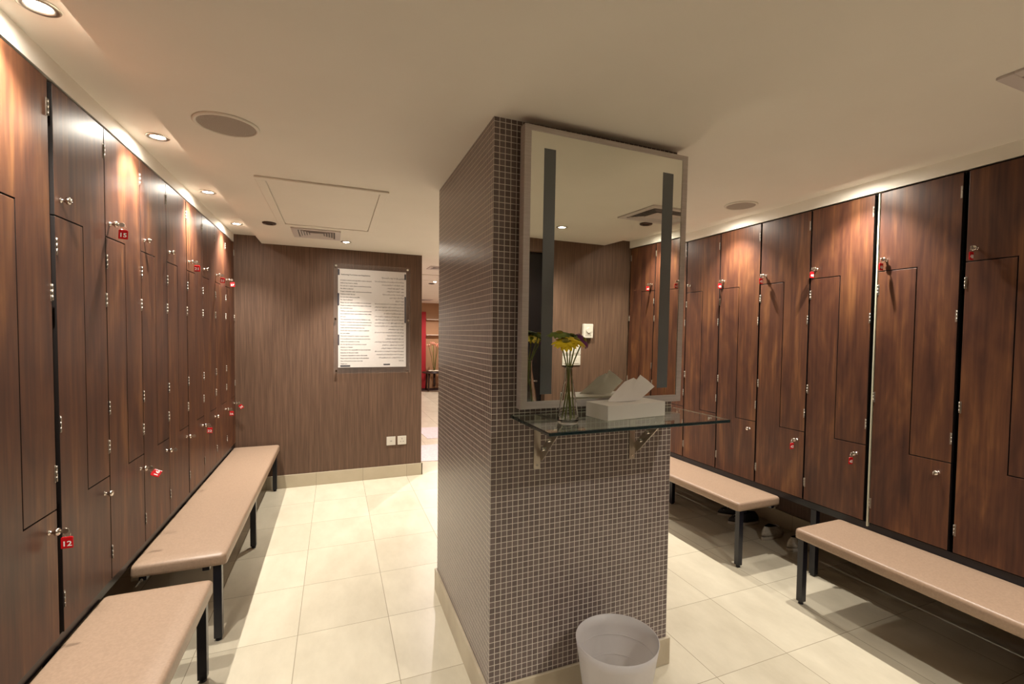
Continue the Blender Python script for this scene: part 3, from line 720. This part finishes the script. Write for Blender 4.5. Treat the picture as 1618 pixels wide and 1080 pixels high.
# ------------------------------------------------------------------ shoes under the right lockers
CANVAS = noisy('white_canvas', (.42, .38, .32), (.52, .47, .40), (1, 1, 1), 60, 3, .8); INSOLE = base('shoe_inside', (.01, .01, .012), .9); SOLE = base('shoe_sole', (.45, .40, .33), .7)
def shoe(x, y, rz, label, mat=CANVAS, group=None):
    """toe along +X local"""
    t = thing('shoe', label, 'shoe', (x, y, 0), rz, group)
    def outline(s, z, back=-.13, front=.14, wd=.047):
        pts = []
        for k in range(28):
            a = 2*PI*k/28; cx_ = math.cos(a); sy_ = math.sin(a)
            X = (front if cx_ > 0 else -back)*cx_*s; ww = wd*(1.05 if cx_ > 0 else .82)*s
            pts.append((X, sy_*ww*(1-.12*cx_*cx_), z))
        return pts
    def loft(b, rings, smooth=True, cap=(True, True)):
        rv = [[b.verts.new(q) for q in r] for r in rings]; n = len(rv[0])
        for a_, c_ in zip(rv, rv[1:]):
            for k in range(n): b.faces.new((a_[k], a_[(k+1)%n], c_[(k+1)%n], c_[k])).smooth = smooth
        if cap[0]: b.faces.new(rv[0][::-1])
        if cap[1]: b.faces.new(rv[-1])
    b = B(); loft(b, [outline(.97, 0), outline(1.0, .006), outline(1.0, .022), outline(.98, .024)]); obj('sole', b, SOLE, t)
    rings = []
    for z_, s_, fr in ((.022, .96, .138), (.045, .95, .128), (.065, .88, .100), (.082, .78, .050), (.092, .72, .020)):
        r = outline(s_, z_, front=fr/s_ if s_ else fr); rings.append([(q[0]-(.0 if q[0] > 0 else 0), q[1], z_+(.012*max(0, -q[0]/.13))) for q in r])
    b = B(); loft(b, rings, cap=(True, False)); obj('upper', b, mat, t)
    rr = [(q[0]*.95, q[1]*.93, q[2]-.004) for q in rings[-1]]; r2 = [(q[0]*.85, q[1]*.85, .03) for q in rings[-2]]
    b = B(); loft(b, [rings[-1], rr, r2], cap=(False, True)); obj('lining', b, INSOLE, t)
    b = B()
    for k in range(4):
        xx = .045+k*.015; zz = .090-k*.0075; tube(b, [(xx, -.024, zz-.012), (xx, 0, zz), (xx, .024, zz-.012)], .0028, 6)
    obj('laces', b, WHITE, t)
shoe(3.145, 2.640, math.radians(8), 'white canvas shoe on the floor behind the bench leg', group='canvas shoes under the right lockers')
shoe(3.165, 2.405, math.radians(-6), 'white canvas shoe half hidden by the near right bench', group='canvas shoes under the right lockers')
DK = base('black_leather', (.012, .012, .014), .5)
shoe(3.15, 2.92, math.radians(160), 'black shoe in the dark under the far right bench', DK, 'black shoes under the far right bench')
shoe(3.20, 3.08, math.radians(150), 'black shoe deepest in the dark under the far right bench', DK, 'black shoes under the far right bench')

# ------------------------------------------------------------------ hall beyond the gap
def rug(pts, label, mat):
    b = B(); prism(b, pts, lambda p_, q, o: (p_, q, o), .0, .006); tag(obj('floor_mat', b, mat), label, 'mat', 'pale mats in the hall')
RUGM = noisy('pale_pink_mat', (.60, .50, .52), (.70, .60, .60), (1, 1, 1), 30, 4, .9)
rug([(.95, 5.78), (1.30, 5.70), (1.75, 6.05), (1.60, 6.62), (1.05, 6.60)], 'pale pink floor mat just past the brown wall corner', RUGM)
rug([(1.25, 7.0), (1.9, 6.95), (2.0, 7.8), (1.2, 7.85)], 'pale floor mat farther down the hall', RUGM)
t = thing('side_table', 'low dark wooden table with flowers at the end of the hall', 'table', (2.47, 12.85, .0205))
DW = base('dark_wood', (.03, .012, .008), .4)
b = B(); lathe(b, [(.0001, .47), (.32, .47), (.33, .485), (.32, .50), (.0001, .50)], 40); obj('tabletop', b, DW, t)
for k in range(4):
    a = PI/4+k*PI/2; b = B(); tube(b, [(.24*math.cos(a), .24*math.sin(a), .47), (.27*math.cos(a), .27*math.sin(a), 0)], [.025, .018], 8); obj('leg', b, DW, t)
b = B(); tube(b, [(0, 0, .1), (0, 0, .47)], .03, 10); obj('pedestal', b, DW, t)
t = thing('pebble_tray', 'shallow tray of pale pebbles around the hall flowers', 'tray', (2.47, 12.85, .522))
b = B(); lathe(b, [(.0001, 0), (.20, 0), (.22, .02), (.205, .02), (.19, .008), (.0001, .008)], 32); obj('tray', b, DW, t)
b = B(); rnd = random.Random(5)
for k in range(60):
    a, q = rnd.uniform(0, 2*PI), math.sqrt(rnd.random())*.18
    v = bmesh.ops.create_icosphere(b, subdivisions=1, radius=.026)['verts']; bmesh.ops.scale(b, verts=v, vec=(1, .8, .6)); bmesh.ops.translate(b, verts=v, vec=(q*math.cos(a), q*math.sin(a), .025))
pb = obj('pebbles', b, base('pebble', (.62, .55, .42), .6), t); pb['kind'] = 'stuff'
PEACH = base('petal_peach', (.85, .42, .30), .5)
for k in range(6):
    a = k*1.0472; hx, hy, hz_ = .15*math.cos(a)*(.6+.4*(k%2)), .10*math.sin(a), .62+.09*((k*37)%5)/4
    t = thing('peach_lily', 'peach lily in the bunch on the hall table', 'flower', (2.47, 12.85, .545), 0, 'peach lilies in the hall')
    b = B(); tube(b, [(hx*.15, hy*.2, .01), (hx*.5, hy*.5, .35), (hx, hy, hz_)], .006, 6); obj('stem', b, GRN, t)
    b = B()
    for j in range(6):
        an = j*PI/3; dr = Vector((math.cos(an), math.sin(an), 0)); sd = Vector((-math.sin(an), math.cos(an), 0)); c0 = Vector((hx, hy, hz_))
        P = [c0, c0+dr*.03+Vector((0,0,.05))-sd*.022, c0+dr*.085+Vector((0,0,.07)), c0+dr*.03+Vector((0,0,.05))+sd*.022, c0+dr*.035+Vector((0,0,.04))]
        v = [b.verts.new(q) for q in P]
        b.faces.new((v[0], v[1], v[4])); b.faces.new((v[1], v[2], v[4])); b.faces.new((v[2], v[3], v[4])); b.faces.new((v[3], v[0], v[4])); b.faces.new((v[0], v[3], v[2], v[1]))
    obj('petals', b, PEACH, t)
